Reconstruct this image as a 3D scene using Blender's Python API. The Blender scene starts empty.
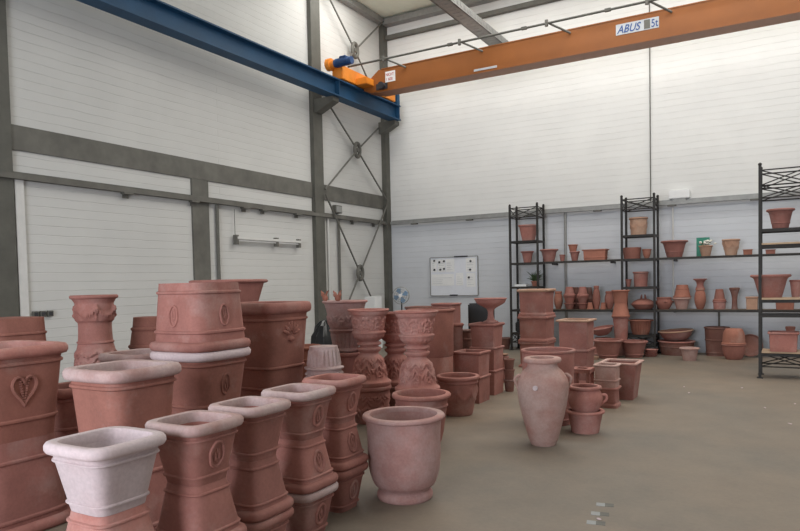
import bpy, bmesh, math, random
from mathutils import Vector, Matrix, noise as mnoise
from math import sin, cos, pi, radians as R
random.seed(4)
SC = bpy.context.scene; COL = SC.collection
# ---------------------------------------------------------------- camera
YAW, PIT, ROL, FPX, CY, HC = -0.52553, 0.03926, -0.02133, 665.755, 308.68, 1.5
_f = Vector((sin(YAW)*cos(PIT), cos(YAW)*cos(PIT), -sin(PIT)))
_r = Vector((cos(YAW), -sin(YAW), 0)); _u = _r.cross(_f)
CR = cos(ROL)*_r + sin(ROL)*_u; CU = -sin(ROL)*_r + cos(ROL)*_u
cd = bpy.data.cameras.new('camera'); cam = bpy.data.objects.new('camera', cd); COL.objects.link(cam)
cd.sensor_width = 36; cd.lens = 36*FPX/800; cd.shift_y = (CY-265.5)/800; cd.clip_start = .05
M = Matrix((CR, CU, -_f)).transposed().to_4x4(); M.translation = Vector((0, 0, HC)); cam.matrix_world = M
SC.camera = cam
# ---------------------------------------------------------------- light
def area(name, loc, rot, sx, sy, power, col):
    l = bpy.data.lights.new(name, 'AREA'); l.shape = 'RECTANGLE'; l.size = sx; l.size_y = sy; l.energy = power; l.color = col
    o = bpy.data.objects.new(name, l); COL.objects.link(o); o.location = loc; o.rotation_euler = rot; return o
area('skylight_rear', (-1.8, 11.6, 7.82), (0, 0, 0), 12.8, 2.2, 430, (1, .985, .94))
area('skylight_middle', (-0.5, 8.0, 7.82), (0, 0, 0), 9, 2.6, 230, (1, .955, .89))
area('skylight_front', (0.5, -1.0, 7.82), (0, 0, 0), 9, 3.0, 50, (1, .975, .95))
area('gate_daylight', (-2.5, -4.8, 2.2), (R(90), 0, 0), 4.6, 3.8, 620, (.88, .92, 1))
area('side_window_daylight', (7.8, 9.0, 2.4), (0, R(90), 0), 3.0, 6.0, 30, (.72, .84, 1))
w = bpy.data.worlds.new('World'); SC.world = w; w.use_nodes = True
w.node_tree.nodes['Background'].inputs[0].default_value = (.75, .85, 1, 1); w.node_tree.nodes['Background'].inputs[1].default_value = .6
SC.view_settings.view_transform = 'Standard'; SC.view_settings.look = 'None'; SC.view_settings.gamma = 1
SC.view_settings.exposure = 0.18

# ---------------------------------------------------------------- photo geometry helpers (real positions in the hall, metres)
def ray(x, y): return CR*((x-400)/FPX) - CU*((y-CY)/FPX) + _f
def onz(x, y, z=0): d = ray(x, y); return Vector((0, 0, HC)) + d*((z-HC)/d.z)
def ony(x, y, Y): d = ray(x, y); return Vector((0, 0, HC)) + d*(Y/d.y)
def onx(x, y, X): d = ray(x, y); return Vector((0, 0, HC)) + d*(X/d.x)
def at(px, d): r = ray(px, 285); r = r/(r.dot(_f))*d; return Vector((r.x, r.y, 0))
def depth(P): return (Vector((P[0], P[1], .9))-Vector((0, 0, HC))).dot(_f)
def zat(P, px, y): r = ray(px, y); return HC + r.z*math.hypot(P[0], P[1])/math.hypot(r.x, r.y)
def S(P): return depth(P)/FPX
def fac(t, p): return 1.0 if p == 2 else (abs(cos(t))**p+abs(sin(t))**p)**(-1/p)
def K(P, p, rot=0):                                   # silhouette half width of a unit footprint seen from the camera
    a = math.atan2(P[1], P[0])+pi/2; return max(fac(t*.02, p)*cos(t*.02+rot-a) for t in range(315))
def stand(px, yf, hw, p=2, rot=0):                    # footprint centre from the front contact row and the half width in px
    P = onz(px, yf)
    for _ in range(3):
        r = hw*S(P)/K(P, p, rot); a = math.atan2(P.y, P.x); kk = max(fac(t*.02, p)*cos(t*.02+rot-a) for t in range(315))
        q = onz(px, yf); v = Vector((q.x, q.y, 0)).normalized(); P = q+v*r*kk
    P.z = 0; return P

# ---------------------------------------------------------------- materials
MATS = {}; SQ = 70
def nodes(name):
    m = bpy.data.materials.new(name); m.use_nodes = True; nt = m.node_tree; b = nt.nodes['Principled BSDF']; return m, nt, b
def N(nt, t, **k):
    n = nt.nodes.new(t)
    for a, v in k.items(): setattr(n, a, v)
    return n
def noise(nt, scale, detail=4, rough=.6, vec=None):
    n = N(nt, 'ShaderNodeTexNoise'); n.inputs['Scale'].default_value = scale; n.inputs['Detail'].default_value = detail; n.inputs['Roughness'].default_value = rough
    if vec: nt.links.new(vec, n.inputs['Vector'])
    return n
def ramp(nt, src, stops):
    r = N(nt, 'ShaderNodeValToRGB'); e = r.color_ramp.elements
    while len(e) < len(stops): e.new(.5)
    for i, (p, c) in enumerate(stops): e[i].position = p; e[i].color = (*c, 1) if len(c) == 3 else c
    nt.links.new(src, r.inputs[0]); return r
def mix(nt, f, a, b, mode='MIX'):
    m = N(nt, 'ShaderNodeMixRGB', blend_type=mode)
    for i, v in enumerate((f, a, b)):
        if isinstance(v, (int, float)): m.inputs[i].default_value = v
        elif isinstance(v, tuple): m.inputs[i].default_value = (*v, 1)
        else: nt.links.new(v, m.inputs[i])
    return m.outputs[0]
def plain(name, col, rough=.6, metal=0.0, var=.12, scale=6, emis=0):
    if name in MATS: return MATS[name]
    m, nt, b = nodes(name); tc = N(nt, 'ShaderNodeTexCoord'); n = noise(nt, scale, 4, .6, tc.outputs['Object'])
    d = tuple(c*(1-var) for c in col); l = tuple(min(1, c*(1+var)) for c in col)
    r = ramp(nt, n.outputs[0], [(.3, d), (.7, l)]); nt.links.new(r.outputs[0], b.inputs['Base Color'])
    b.inputs['Roughness'].default_value = rough; b.inputs['Metallic'].default_value = metal
    if emis: b.inputs['Emission Color'].default_value = (*col, 1); b.inputs['Emission Strength'].default_value = emis
    MATS[name] = m; return m
def terra(name, col, pale=.2, palecol=(.62, .50, .48)):
    m, nt, b = nodes(name); tc = N(nt, 'ShaderNodeTexCoord'); oi = N(nt, 'ShaderNodeObjectInfo')
    ad = N(nt, 'ShaderNodeVectorMath', operation='ADD'); nt.links.new(tc.outputs['Object'], ad.inputs[0])
    sc = N(nt, 'ShaderNodeVectorMath', operation='SCALE'); nt.links.new(oi.outputs['Random'], sc.inputs['Scale']); sc.inputs[0].default_value = (37, 19, 53)
    nt.links.new(sc.outputs[0], ad.inputs[1]); v = ad.outputs[0]
    n1 = noise(nt, 3.5, 5, .6, v); n2 = noise(nt, 2.2, 6, .68, v); n3 = noise(nt, 60, 3, .6, v)
    c1 = ramp(nt, n1.outputs[0], [(.3, tuple(c*.80 for c in col)), (.7, tuple(c*1.18 for c in col))]).outputs[0]
    lo = .72-pale*.75
    f = ramp(nt, n2.outputs[0], [(max(0, lo-.10), (0, 0, 0)), (min(1, lo+.22), (.85, .85, .85))]).outputs[0]
    c2 = mix(nt, f, c1, palecol)
    c3 = mix(nt, .25, c2, ramp(nt, n3.outputs[0], [(.35, (.55, .55, .55)), (.65, (1, 1, 1))]).outputs[0], 'MULTIPLY')
    hs = N(nt, 'ShaderNodeHueSaturation'); nt.links.new(c3, hs.inputs['Color'])
    mr = N(nt, 'ShaderNodeMapRange'); nt.links.new(oi.outputs['Random'], mr.inputs[0]); mr.inputs[3].default_value = .88; mr.inputs[4].default_value = 1.10
    nt.links.new(mr.outputs[0], hs.inputs['Value']); nt.links.new(hs.outputs[0], b.inputs['Base Color'])
    b.inputs['Roughness'].default_value = .82; b.inputs['Specular IOR Level'].default_value = .35
    bp = N(nt, 'ShaderNodeBump'); bp.inputs['Strength'].default_value = .15; bp.inputs['Distance'].default_value = .004
    nt.links.new(n3.outputs[0], bp.inputs['Height']); nt.links.new(bp.outputs[0], b.inputs['Normal']); MATS[name] = m
terra('terra', (.350, .150, .124), .16, (.46, .32, .29))
terra('terra_brown', (.315, .130, .100), .08, (.45, .33, .30))
terra('terra_pink', (.400, .168, .138), .22, (.52, .35, .32))
terra('terra_orange', (.375, .155, .108), .08, (.5, .36, .3))
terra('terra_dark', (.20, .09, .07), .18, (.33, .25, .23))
terra('terra_grey', (.40, .205, .17), .38, (.52, .39, .35))
terra('urn_pink', (.385, .205, .185), .3, (.50, .38, .36))
terra('flaky', (.40, .205, .172), .34, (.54, .41, .37))
terra('lime', (.36, .19, .165), .46, (.54, .43, .42))
terra('lime_white', (.50, .36, .355), .55, (.60, .50, .51))
terra('sandy', (.44, .26, .18), .2, (.5, .38, .3))
def brick(name, c1, c2, lowcol=None):
    m, nt, b = nodes(name); g = N(nt, 'ShaderNodeNewGeometry'); sx = N(nt, 'ShaderNodeSeparateXYZ'); nt.links.new(g.outputs['Position'], sx.inputs[0])
    ad = N(nt, 'ShaderNodeMath', operation='ADD'); nt.links.new(sx.outputs[0], ad.inputs[0]); nt.links.new(sx.outputs[1], ad.inputs[1])
    cx = N(nt, 'ShaderNodeCombineXYZ'); nt.links.new(ad.outputs[0], cx.inputs[0])
    nw = noise(nt, 2.5, 3, .5, g.outputs['Position']); wz = N(nt, 'ShaderNodeMath', operation='MULTIPLY_ADD'); wz.inputs[1].default_value = .035   # hand-laid, slightly wandering courses
    nt.links.new(nw.outputs[0], wz.inputs[0]); nt.links.new(sx.outputs[2], wz.inputs[2]); nt.links.new(wz.outputs[0], cx.inputs[1])
    br = N(nt, 'ShaderNodeTexBrick'); nt.links.new(cx.outputs[0], br.inputs['Vector']); br.inputs['Scale'].default_value = 1
    br.inputs['Brick Width'].default_value = 60; br.inputs['Row Height'].default_value = .125; br.inputs['Mortar Size'].default_value = .006; br.inputs['Mortar Smooth'].default_value = .9
    br.inputs['Color1'].default_value = (*c1, 1); br.inputs['Color2'].default_value = (*c2, 1); br.inputs['Mortar'].default_value = (*[c*.80 for c in c1], 1)
    n = noise(nt, .8, 6, .6, g.outputs['Position'])
    # joints fade in and out where the paint has filled them
    nj = noise(nt, 1.7, 4, .6, g.outputs['Position']); fj = ramp(nt, nj.outputs[0], [(.42, (.15, .15, .15)), (.62, (1, 1, 1))]).outputs[0]
    cc = mix(nt, fj, c1, br.outputs['Color'])
    c = mix(nt, .5, cc, ramp(nt, n.outputs[0], [(.3, (.86, .86, .87)), (.7, (1, 1, 1))]).outputs[0], 'MULTIPLY')
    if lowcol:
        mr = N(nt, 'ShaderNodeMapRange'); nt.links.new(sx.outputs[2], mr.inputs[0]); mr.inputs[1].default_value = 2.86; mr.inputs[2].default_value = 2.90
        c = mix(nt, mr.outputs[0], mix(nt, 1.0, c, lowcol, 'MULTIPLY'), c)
    nt.links.new(c, b.inputs['Base Color']); b.inputs['Roughness'].default_value = .75
    bp = N(nt, 'ShaderNodeBump'); bp.inputs['Strength'].default_value = .45; bp.inputs['Distance'].default_value = .010; bp.invert = True
    nt.links.new(br.outputs['Fac'], bp.inputs['Height']); nt.links.new(bp.outputs[0], b.inputs['Normal']); MATS[name] = m
brick('brick_left', (.60, .595, .575), (.58, .575, .555))
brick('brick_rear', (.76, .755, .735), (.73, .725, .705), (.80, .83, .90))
def floor_mat():
    m, nt, b = nodes('concrete'); g = N(nt, 'ShaderNodeNewGeometry'); P = g.outputs['Position']
    a = noise(nt, .35, 5, .6, P); c = noise(nt, 2.2, 7, .65, P); d = noise(nt, 30, 4, .7, P)
    c1 = ramp(nt, a.outputs[0], [(.35, (.178, .156, .130)), (.65, (.250, .195, .146))]).outputs[0]
    c2 = mix(nt, .55, c1, ramp(nt, c.outputs[0], [(.3, (.72, .72, .74)), (.7, (1.1, 1.08, 1.05))]).outputs[0], 'MULTIPLY')
    c3 = mix(nt, .3, c2, ramp(nt, d.outputs[0], [(.35, (.75, .75, .75)), (.65, (1.05, 1.05, 1.05))]).outputs[0], 'MULTIPLY')
    dust = ramp(nt, noise(nt, 7, 8, .75, P).outputs[0], [(.66, (0, 0, 0)), (.78, (.5, .5, .5))]).outputs[0]
    c4 = mix(nt, dust, c3, (.30, .25, .20)); nt.links.new(c4, b.inputs['Base Color'])
    b.inputs['Roughness'].default_value = .55; b.inputs['Specular IOR Level'].default_value = .35
    bp = N(nt, 'ShaderNodeBump'); bp.inputs['Strength'].default_value = .08; nt.links.new(d.outputs[0], bp.inputs['Height']); nt.links.new(bp.outputs[0], b.inputs['Normal'])
    MATS['concrete'] = m
floor_mat()
plain('steel_grey', (.095, .092, .078), .6, 0, .16, 5)
plain('beam_grey', (.125, .120, .105), .7, 0, .22, 3)
plain('galv', (.30, .30, .29), .5, .3, .12, 8)
plain('rod', (.12, .115, .10), .6)
plain('crane_blue', (.003, .052, .125), .6, 0, .15, 2)
plain('mark_pale', (.28, .285, .28), .6)
plain('motor_blue', (.02, .06, .17), .4)
plain('crane_orange', (.27, .085, .014), .45, 0, .10, 2)
plain('carriage_orange', (.75, .24, .02), .5, 0, .1)
plain('rack', (.018, .015, .013), .6, 0, .3, 12)
plain('wood', (.50, .36, .24), .7, 0, .15, 9)
plain('dark_wood', (.10, .075, .05), .7, 0, .2, 9)
plain('white', (.80, .80, .80), .5, 0, .03)
plain('paper', (.72, .74, .80), .6, 0, .03)
plain('white_paint', (.62, .61, .59), .6, 0, .05)
plain('ink', (.03, .03, .035), .6)
plain('label_blue', (.02, .07, .25), .5)
plain('plate_grey', (.50, .52, .55), .5)
plain('red', (.45, .05, .04), .5)
plain('black', (.012, .012, .013), .5)
plain('bag', (.012, .012, .014), .32)
plain('fan_blue', (.16, .30, .48), .35, 0, .1)
plain('leaf', (.06, .10, .04), .6, 0, .4, 20)
plain('green', (.03, .22, .15), .6)
plain('petal', (.78, .76, .68), .6)
plain('roof', (.74, .79, .68), .8, 0, .04)
plain('glassy', (.30, .34, .36), .15)
plain('soil', (.05, .035, .025), .9, 0, .3, 30)

# ---------------------------------------------------------------- mesh helpers
def link(name, bm, mat, parent=None, smooth=35):
    me = bpy.data.meshes.new(name); bmesh.ops.recalc_face_normals(bm, faces=bm.faces); bm.to_mesh(me); bm.free()
    me.materials.append(MATS[mat] if isinstance(mat, str) else mat)
    if smooth: me.shade_smooth(); me.set_sharp_from_angle(angle=R(smooth))
    o = bpy.data.objects.new(name, me); COL.objects.link(o)
    if parent: o.parent = parent
    return o
def tag(o, label=None, cat=None, group=None, kind=None):
    for k, v in (('label', label), ('category', cat), ('group', group), ('kind', kind)):
        if v: o[k] = v
    return o
def thing(name, label, cat, loc=(0, 0, 0), rz=0, group=None):
    o = bpy.data.objects.new(name, None); COL.objects.link(o); o.location = loc; o.rotation_euler = (0, 0, rz); o.empty_display_size = .1
    return tag(o, label, cat, group)
def struct(o): o['kind'] = 'structure'; return o
def bx(bm, x0, x1, y0, y1, z0, z1, bev=0):
    g = bmesh.ops.create_cube(bm, size=1); vs = g['verts']
    for v in vs: v.co = Vector(((x0+x1)/2+v.co.x*(x1-x0), (y0+y1)/2+v.co.y*(y1-y0), (z0+z1)/2+v.co.z*(z1-z0)))
    if bev: bmesh.ops.bevel(bm, geom=list({e for v in vs for e in v.link_edges}), offset=bev, segments=2, affect='EDGES')
def box(name, mat, a, parent=None, bev=0):
    bm = bmesh.new(); bx(bm, *a, bev=bev); return link(name, bm, mat, parent)
def tube(bm, pts, r, seg=8, closed=False):
    pts = [Vector(p) for p in pts]; n = len(pts); rings = []; prev = None
    for i, p in enumerate(pts):
        if closed: t = (pts[(i+1) % n]-pts[i-1]).normalized()
        else: t = (pts[min(i+1, n-1)]-pts[max(i-1, 0)]).normalized()
        if prev is None: a = t.orthogonal().normalized()
        else: a = (prev-t*prev.dot(t)).normalized()
        prev = a; b = t.cross(a); rr = r[i] if isinstance(r, (list, tuple)) else r
        rings.append([bm.verts.new(p+a*rr*cos(2*pi*k/seg)+b*rr*sin(2*pi*k/seg)) for k in range(seg)])
    for i in range(n if closed else n-1):
        A, B = rings[i], rings[(i+1) % n]
        for k in range(seg): bm.faces.new((A[k], A[(k+1) % seg], B[(k+1) % seg], B[k]))
    if not closed: bm.faces.new(rings[0][::-1]); bm.faces.new(rings[-1])
def blob(bm, c, rx, ry, rz, seg=8, rot=None):
    g = bmesh.ops.create_uvsphere(bm, u_segments=seg, v_segments=max(4, seg//2+1), radius=1)
    for v in g['verts']:
        q = Vector((v.co.x*rx, v.co.y*ry, v.co.z*rz))
        if rot: q = rot @ q
        v.co = q+Vector(c)
def loft(bm, prof, p=2, n=48, mod=None, closed=False, asp=1.0):
    rings = []
    for (r, z) in prof:
        if r < 1e-4: rings.append([bm.verts.new((0, 0, z))]); continue
        ring = []
        for k in range(n):
            t = 2*pi*k/n; q = r*fac(t, p)
            if mod: q += mod(t, z)
            ring.append(bm.verts.new((q*cos(t)*asp, q*sin(t), z)))
        rings.append(ring)
    m = len(rings)
    for i in range(m if closed else m-1):
        A, B = rings[i], rings[(i+1) % m]
        if len(A) == 1 and len(B) == 1: continue
        for k in range(n):
            k2 = (k+1) % n
            if len(A) == 1: bm.faces.new((A[0], B[k2], B[k]))
            elif len(B) == 1: bm.faces.new((A[k], A[k2], B[0]))
            else: bm.faces.new((A[k], A[k2], B[k2], B[k]))
def interp(prof, z):
    for (r0, z0), (r1, z1) in zip(prof, prof[1:]):
        if min(z0, z1) <= z <= max(z0, z1) and z1 != z0: return r0+(r1-r0)*(z-z0)/(z1-z0)
    return prof[-1][0]
def dense(prof, dz):
    out = [prof[0]]
    for a, b in zip(prof, prof[1:]):
        k = max(1, int(abs(b[1]-a[1])/dz+.5))
        out += [(a[0]+(b[0]-a[0])*i/k, a[1]+(b[1]-a[1])*i/k) for i in range(1, k+1)]
    return out
def smoothp(prof, k=4):                                # Catmull-Rom through the points
    P = [prof[0]]+list(prof)+[prof[-1]]; out = []
    for i in range(1, len(P)-2):
        for j in range(k):
            t = j/k; q = []
            for c in (0, 1):
                a, b, cc, d = P[i-1][c], P[i][c], P[i+1][c], P[i+2][c]
                q.append(.5*(2*b+(cc-a)*t+(2*a-5*b+4*cc-d)*t*t+(3*b-a-3*cc+d)*t**3))
            out.append(tuple(q))
    return out+[prof[-1]]
def emblem(root, prof, zc, a, b, faces, style='wreath', mat='terra', tr=.007):
    for ph in faces:
        bm = bmesh.new(); r0 = interp(prof, zc); sl = (interp(prof, min(zc+.05, prof[-1][1]))-interp(prof, zc-.05))/.1
        f = lambda u, v, h=0: Vector((r0+sl*v+h, u, zc+v))
        if style == 'wreath':
            tube(bm, [f(a*cos(t*pi/12)*(1+.06*sin(t*pi*1.5)), b*sin(t*pi/12), .002) for t in range(24)], tr, 6, True)
            for k in (-1, 1): blob(bm, f(k*a*.3, 0, .0), tr*.7, a*.16, b*.55)
            blob(bm, f(0, b*.3, 0), tr*.7, a*.22, b*.3); blob(bm, f(0, -b*.45, 0), tr*.7, a*.2, b*.25)
        elif style == 'heart':
            pts = []
            for t in range(28):
                q = t*2*pi/28; u = a*sin(q)**3; v = b*(.81*cos(q)-.31*cos(2*q)-.12*cos(3*q)-.05*cos(4*q))+b*.1; pts.append(f(u, v, .002))
            tube(bm, pts, tr, 6, True)
            for i in range(9):
                for s in (-1, 1):
                    v = b*(.55-i*.15); u = s*a*(.62-.07*i)*.55; blob(bm, f(u, v, 0), tr*.9, a*.17, b*.09)
        else:                                          # spray of leaves
            for k in range(7):
                g = (k-3)*.42; blob(bm, f(a*.6*sin(g), b*.5*cos(g)-b*.1, 0), tr, a*.16, b*.34, rot=Matrix.Rotation(-g, 3, 'X'))
            blob(bm, f(0, -b*.35, .002), tr*1.2, a*.35, b*.18)
        o = link('emblem', bm, mat, root); o.rotation_euler = (0, 0, ph)
def V(name, label, cat, P, z0, prof, p=2, rim=None, flip=False, mat='terra', rmat=None, rot=0, bands=(), em=None, group=None,
      wall=.018, mod=None, n=None, asp=1.0, sm=0, bo=.010, bh=.012, soil=False, handles=None, tilt=None, kids=True):
    """one vessel: body (open, with inner wall), rim, optional emblem and handles. prof = [(r, z)] outside, bottom to top."""
    n = n or (48 if p == 2 else 64); r0, zt = prof[-1]; outer = smoothp(prof, sm) if sm else list(prof)
    for zb in sorted(bands):
        r = interp(outer, zb); below = [q for q in outer if q[1] < zb-bh]; above = [q for q in outer if q[1] > zb+bh]
        outer = below+[(interp(outer, zb-bh), zb-bh), (r+bo, zb-bh*.5), (r+bo*1.15, zb), (r+bo, zb+bh*.5), (interp(outer, zb+bh), zb+bh)]+above
    if mod: outer = dense(outer, .012)
    rt = outer[-1][0]; wl = min(wall, rt*.3); H = zt+(rim[1] if rim else 0)
    inner = [(max(.004, r-wl), z) for r, z in reversed(prof) if z > wl*1.3]
    loop = [(0, 0)]+outer+[(rt-wl, zt)]+inner[1:]+[(max(.003, prof[0][0]-wl), wl), (0, wl)]
    simple = not rim and not em and not handles
    root = None if simple else thing(name, label, cat, group=group)
    bm = bmesh.new(); loft(bm, loop, p, n, mod and (lambda t, z: mod(t, z)) , asp=asp)
    body = link(name if simple else 'body', bm, mat, root)
    if simple: tag(body, label, cat, group); root = body
    if rim:
        dr, h = rim; ro = rt+dr; ri = rt-wl
        ring = [(ri, zt), (rt, zt-.002), (rt+dr*.75, zt+h*.10), (ro, zt+h*.35), (ro, zt+h*.68), (rt+dr*.70, zt+h*.94), (rt+dr*.2, zt+h), (ri+.003, zt+h*.94), (ri-.002, zt+h*.6)]
        bm = bmesh.new(); loft(bm, ring, p, n, closed=True, asp=asp); link('rim', bm, rmat or mat, root, 60)
    if em: emblem(root, prof, em[0], em[1], em[2], [R(a) for a in em[3]], em[4] if len(em) > 4 else 'wreath', mat, em[5] if len(em) > 5 else .007)
    if handles:
        for a in handles[3]:
            bm = bmesh.new(); zl, zh, out = handles[:3]; rl, rh = interp(prof, zl)-.004, interp(prof, zh)-.004
            pts = [(rh, 0, zh), (rh+out*.7, 0, zh+.004), (max(rl, rh)+out, 0, zh*.8+zl*.2), (max(rl, rh)+out*.85, 0, (zl+zh)/2), (rl+out*.35, 0, zl*.8+zh*.2), (rl, 0, zl)]
            tube(bm, [(q[0], 0, q[1]) for q in smoothp([(x, z) for x, _, z in pts], 3)], handles[4] if len(handles) > 4 else .012, 8)
            o = link('handle', bm, mat, root); o.rotation_euler = (0, 0, a)
    root.location = (P[0], P[1], z0+(H if flip else 0)); root.rotation_euler = (pi if flip else 0, 0, -rot if flip else rot)
    if tilt: root.rotation_euler = tilt
    if soil:
        bm = bmesh.new(); loft(bm, [(rt-wl-.002, zt-.03), (0, zt-.02)], p, n, asp=asp); link('soil', bm, 'soil', root)
    return root, z0+H
def taper(rb, rt, h, k=4): return [(rb+(rt-rb)*i/k, h*i/k) for i in range(k+1)]

# ---------------------------------------------------------------- the hall
XL, YB, XR, YF, ZC = -8.55, 14.2, 8.0, -5.0, 7.9
struct(box('floor', 'concrete', (XL-.3, XR+.3, YF-.3, YB+.3, -.2, 0)))
struct(box('wall_left', 'brick_left', (XL-.3, XL, YF, YB+.3, 0, ZC+.3)))
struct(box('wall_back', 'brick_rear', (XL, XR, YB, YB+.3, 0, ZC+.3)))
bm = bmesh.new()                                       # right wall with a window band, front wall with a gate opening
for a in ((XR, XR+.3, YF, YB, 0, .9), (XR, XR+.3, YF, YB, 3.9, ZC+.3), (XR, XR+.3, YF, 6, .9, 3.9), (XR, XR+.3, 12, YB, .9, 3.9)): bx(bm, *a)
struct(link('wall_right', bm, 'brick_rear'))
bm = bmesh.new()
for a in ((XL, -5, YF-.3, YF, 0, ZC+.3), (0, XR, YF-.3, YF, 0, ZC+.3), (-5, 0, YF-.3, YF, 4.1, ZC+.3)): bx(bm, *a)
struct(link('wall_front', bm, 'brick_left'))
struct(box('ceiling', 'roof', (XL, XR, YF, YB, ZC, ZC+.2)))
# steel frame and ledges let into the walls
def trim(i, mat, a): return struct(box('trim_%d' % i, mat, a, bev=.004))
CX = XL+.045
trim(1, 'steel_grey', (XL-.02, CX+.01, 4.52, 4.93, 0, ZC))
trim(2, 'steel_grey', (XL-.02, CX+.05, 11.17, 11.49, 0, ZC))
trim(3, 'steel_grey', (XL-.02, XL+.12, 14.0, YB-.002, 0, ZC))
trim(4, 'beam_grey', (XL-.02, XL+.03, 4.93, 11.17, 3.30, 3.62))
trim(5, 'beam_grey', (XL-.02, XL+.03, 11.49, 14.0, 3.30, 3.62))
trim(6, 'beam_grey', (XL-.02, XL+.03, 7.90, 8.27, 0, 3.30))
trim(7, 'beam_grey', (XL+.12, XR, YB-.10, YB+.01, 7.40, 7.50))
trim(8, 'galv', (XL+.12, XR, YB-.22, YB+.01, 7.72, 7.86))
trim(9, 'galv', (XL, XL+.16, YF, YB-.22, 7.74, 7.88))
bm = bmesh.new(); bx(bm, -5.58, -5.28, 3, YB-.10, 6.60, 6.64); bx(bm, -5.59, -5.56, 3, YB-.10, 6.60, 6.74); bx(bm, -5.30, -5.27, 3, YB-.10, 6.60, 6.74)
for k in range(70): bx(bm, -5.275, -5.262, 3.1+k*.157, 3.17+k*.157, 6.64, 6.71); bx(bm, -5.5, -5.36, 3.1+k*.157, 3.13+k*.157, 6.593, 6.60)
for k in range(5): bx(bm, -5.45, -5.41, 4+k*1.9, 4.04+k*1.9, 6.74, ZC)
struct(link('trim_10', bm, 'galv'))
trim(11, 'white_paint', (XL-.01, XL+.04, 4.95, 5.07, 0, 2.96))
# cross bracing of round bars meeting at a ring plate
def brace(label, yc, zc, ends):
    t = thing('cross_brace', label, 'brace', (XL+.145, yc, zc), group='cross braces in the corner bay')
    bm = bmesh.new(); tube(bm, [(.0, .10*cos(a*pi/12), .155*sin(a*pi/12)) for a in range(24)], .042, 8, True)
    tube(bm, [(-.03, 0, 0), (.03, 0, 0)], .05, 12); link('ring_hub', bm, 'rod', t)
    for y, z in ends:
        v = Vector((0, y-yc, z-zc)); bm = bmesh.new(); tube(bm, [v.normalized()*.13, v], .020, 8); link('tie_rod', bm, 'rod', t)
brace('upper cross brace with ring hub, above the blue crane girder', 12.72, 6.75, [(11.45, 7.86), (13.98, 7.80), (11.45, 5.45), (13.98, 5.45)])
brace('middle cross brace with ring hub, between blue girder and grey beam', 12.72, 4.52, [(11.52, 5.42), (13.98, 5.42), (11.46, 3.5), (13.98, 3.5)])
brace('lowest cross brace with ring hub, in the corner beneath the grey beam', 12.72, 1.74, [(11.46, 3.4), (13.98, 3.4), (11.46, .1), (13.98, .1)])

# ---------------------------------------------------------------- overhead crane
t = thing('runway_girder', 'dark blue steel crane girder running along the left wall', 'girder', (-8.02, 4, 5.33))
bm = bmesh.new(); bx(bm, -.13, .13, -9, 9.85, 0, .025); bx(bm, -.13, .13, -9, 9.85, .325, .35); bx(bm, -.012, .012, -9, 9.85, .025, .325)
for y in (-7, -4, -1, 1, 7.35, 9.8): bx(bm, -.12, .12, y-.008, y+.008, .025, .325)
link('girder_beam', bm, 'crane_blue', t)
bm = bmesh.new(); bx(bm, -.03, .03, -9, 9.8, .35, .39); link('rail', bm, 'rod', t)
box('end_stop', 'crane_blue', (-.10, .10, 9.74, 9.85, .35, .74), t)
for yc in (11.32, 13.80):
    bm = bmesh.new()
    vs = [(CX+.05 if yc < 12 else XL+.12, z, 0) for z in (4.98, 5.33)]; x0 = vs[0][0]
    poly = [(x0, 5.06), (x0+.06, 5.06), (-7.98, 5.24), (-7.98, 5.33), (x0, 5.33)]
    A = [bm.verts.new((x, yc-.11, z)) for x, z in poly]; B = [bm.verts.new((x, yc+.11, z)) for x, z in poly]
    bm.faces.new(A); bm.faces.new(B[::-1])
    for i in range(5): bm.faces.new((A[i], A[(i+1) % 5], B[(i+1) % 5], B[i]))
    struct(link('trim_%d' % (12 if yc < 12 else 13), bm, 'steel_grey', smooth=0))
YO, ZO = 12.40, 5.60
t = thing('bridge_crane', 'orange overhead travelling crane beam spanning the hall', 'crane', (-7.6, YO, ZO))
bm = bmesh.new(); L = 15.3
poly = [(-.08, -.03), (L, -.03), (L, .42), (.10, .42), (-.24, .17), (-.28, .04)]
A = [bm.verts.new((x, -.17, z)) for x, z in poly]; B = [bm.verts.new((x, .17, z)) for x, z in poly]
bm.faces.new(A[::-1]); bm.faces.new(B)
for i in range(6): bm.faces.new((A[i], A[(i+1) % 6], B[(i+1) % 6], B[i]))
bx(bm, .05, L, -.19, .19, -.05, -.028); bx(bm, .18, L, -.18, .18, .418, .436)
link('main_beam', bm, 'crane_orange', t, 25)
bm = bmesh.new(); bx(bm, -.55, -.30, -.95, 1.22, .12, .40, .012); bx(bm, -.30, -.02, -.45, .45, .10, .24, .01); bx(bm, -.56, -.54, -.9, -.55, .14, .3)
link('end_carriage', bm, 'carriage_orange', t)
for y in (-.72, .95):
    bm = bmesh.new(); tube(bm, [(-.47, y, .19), (-.37, y, .19)], .07, 20); link('wheel', bm, 'rod', t)
bm = bmesh.new(); tube(bm, [(-.60, -1.02, .42), (-.50, -1.02, .42)], .125, 20); tube(bm, [(-.50, -1.02, .42), (-.42, -1.02, .42)], .085, 16); link('gearbox', bm, 'carriage_orange', t)
bm = bmesh.new(); tube(bm, [(-.43, -1.02, .42), (.0, -1.02, .42)], .078, 20)
for k in range(10): tube(bm, [(-.38+k*.032, -1.02, .42), (-.37+k*.032, -1.02, .42)], .088, 16)
bx(bm, -.28, -.12, -1.08, -.96, .49, .53, .01); link('drive_motor', bm, 'motor_blue', t)
bm = bmesh.new(); tube(bm, [(.22, -.30, .06), (.22, -.16, .06)], .07, 14); bx(bm, .05, .32, -.2, -.16, .0, .12); link('buffer', bm, 'ink', t)
bm = bmesh.new(); tube(bm, [(-.45, -.50, .50), (L, -.50, .50)], .022, 8)
for k in range(10): bx(bm, .4+k*1.5, .5+k*1.5, -.525, -.475, .475, .525)
link('power_rail', bm, 'steel_grey', t)
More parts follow.
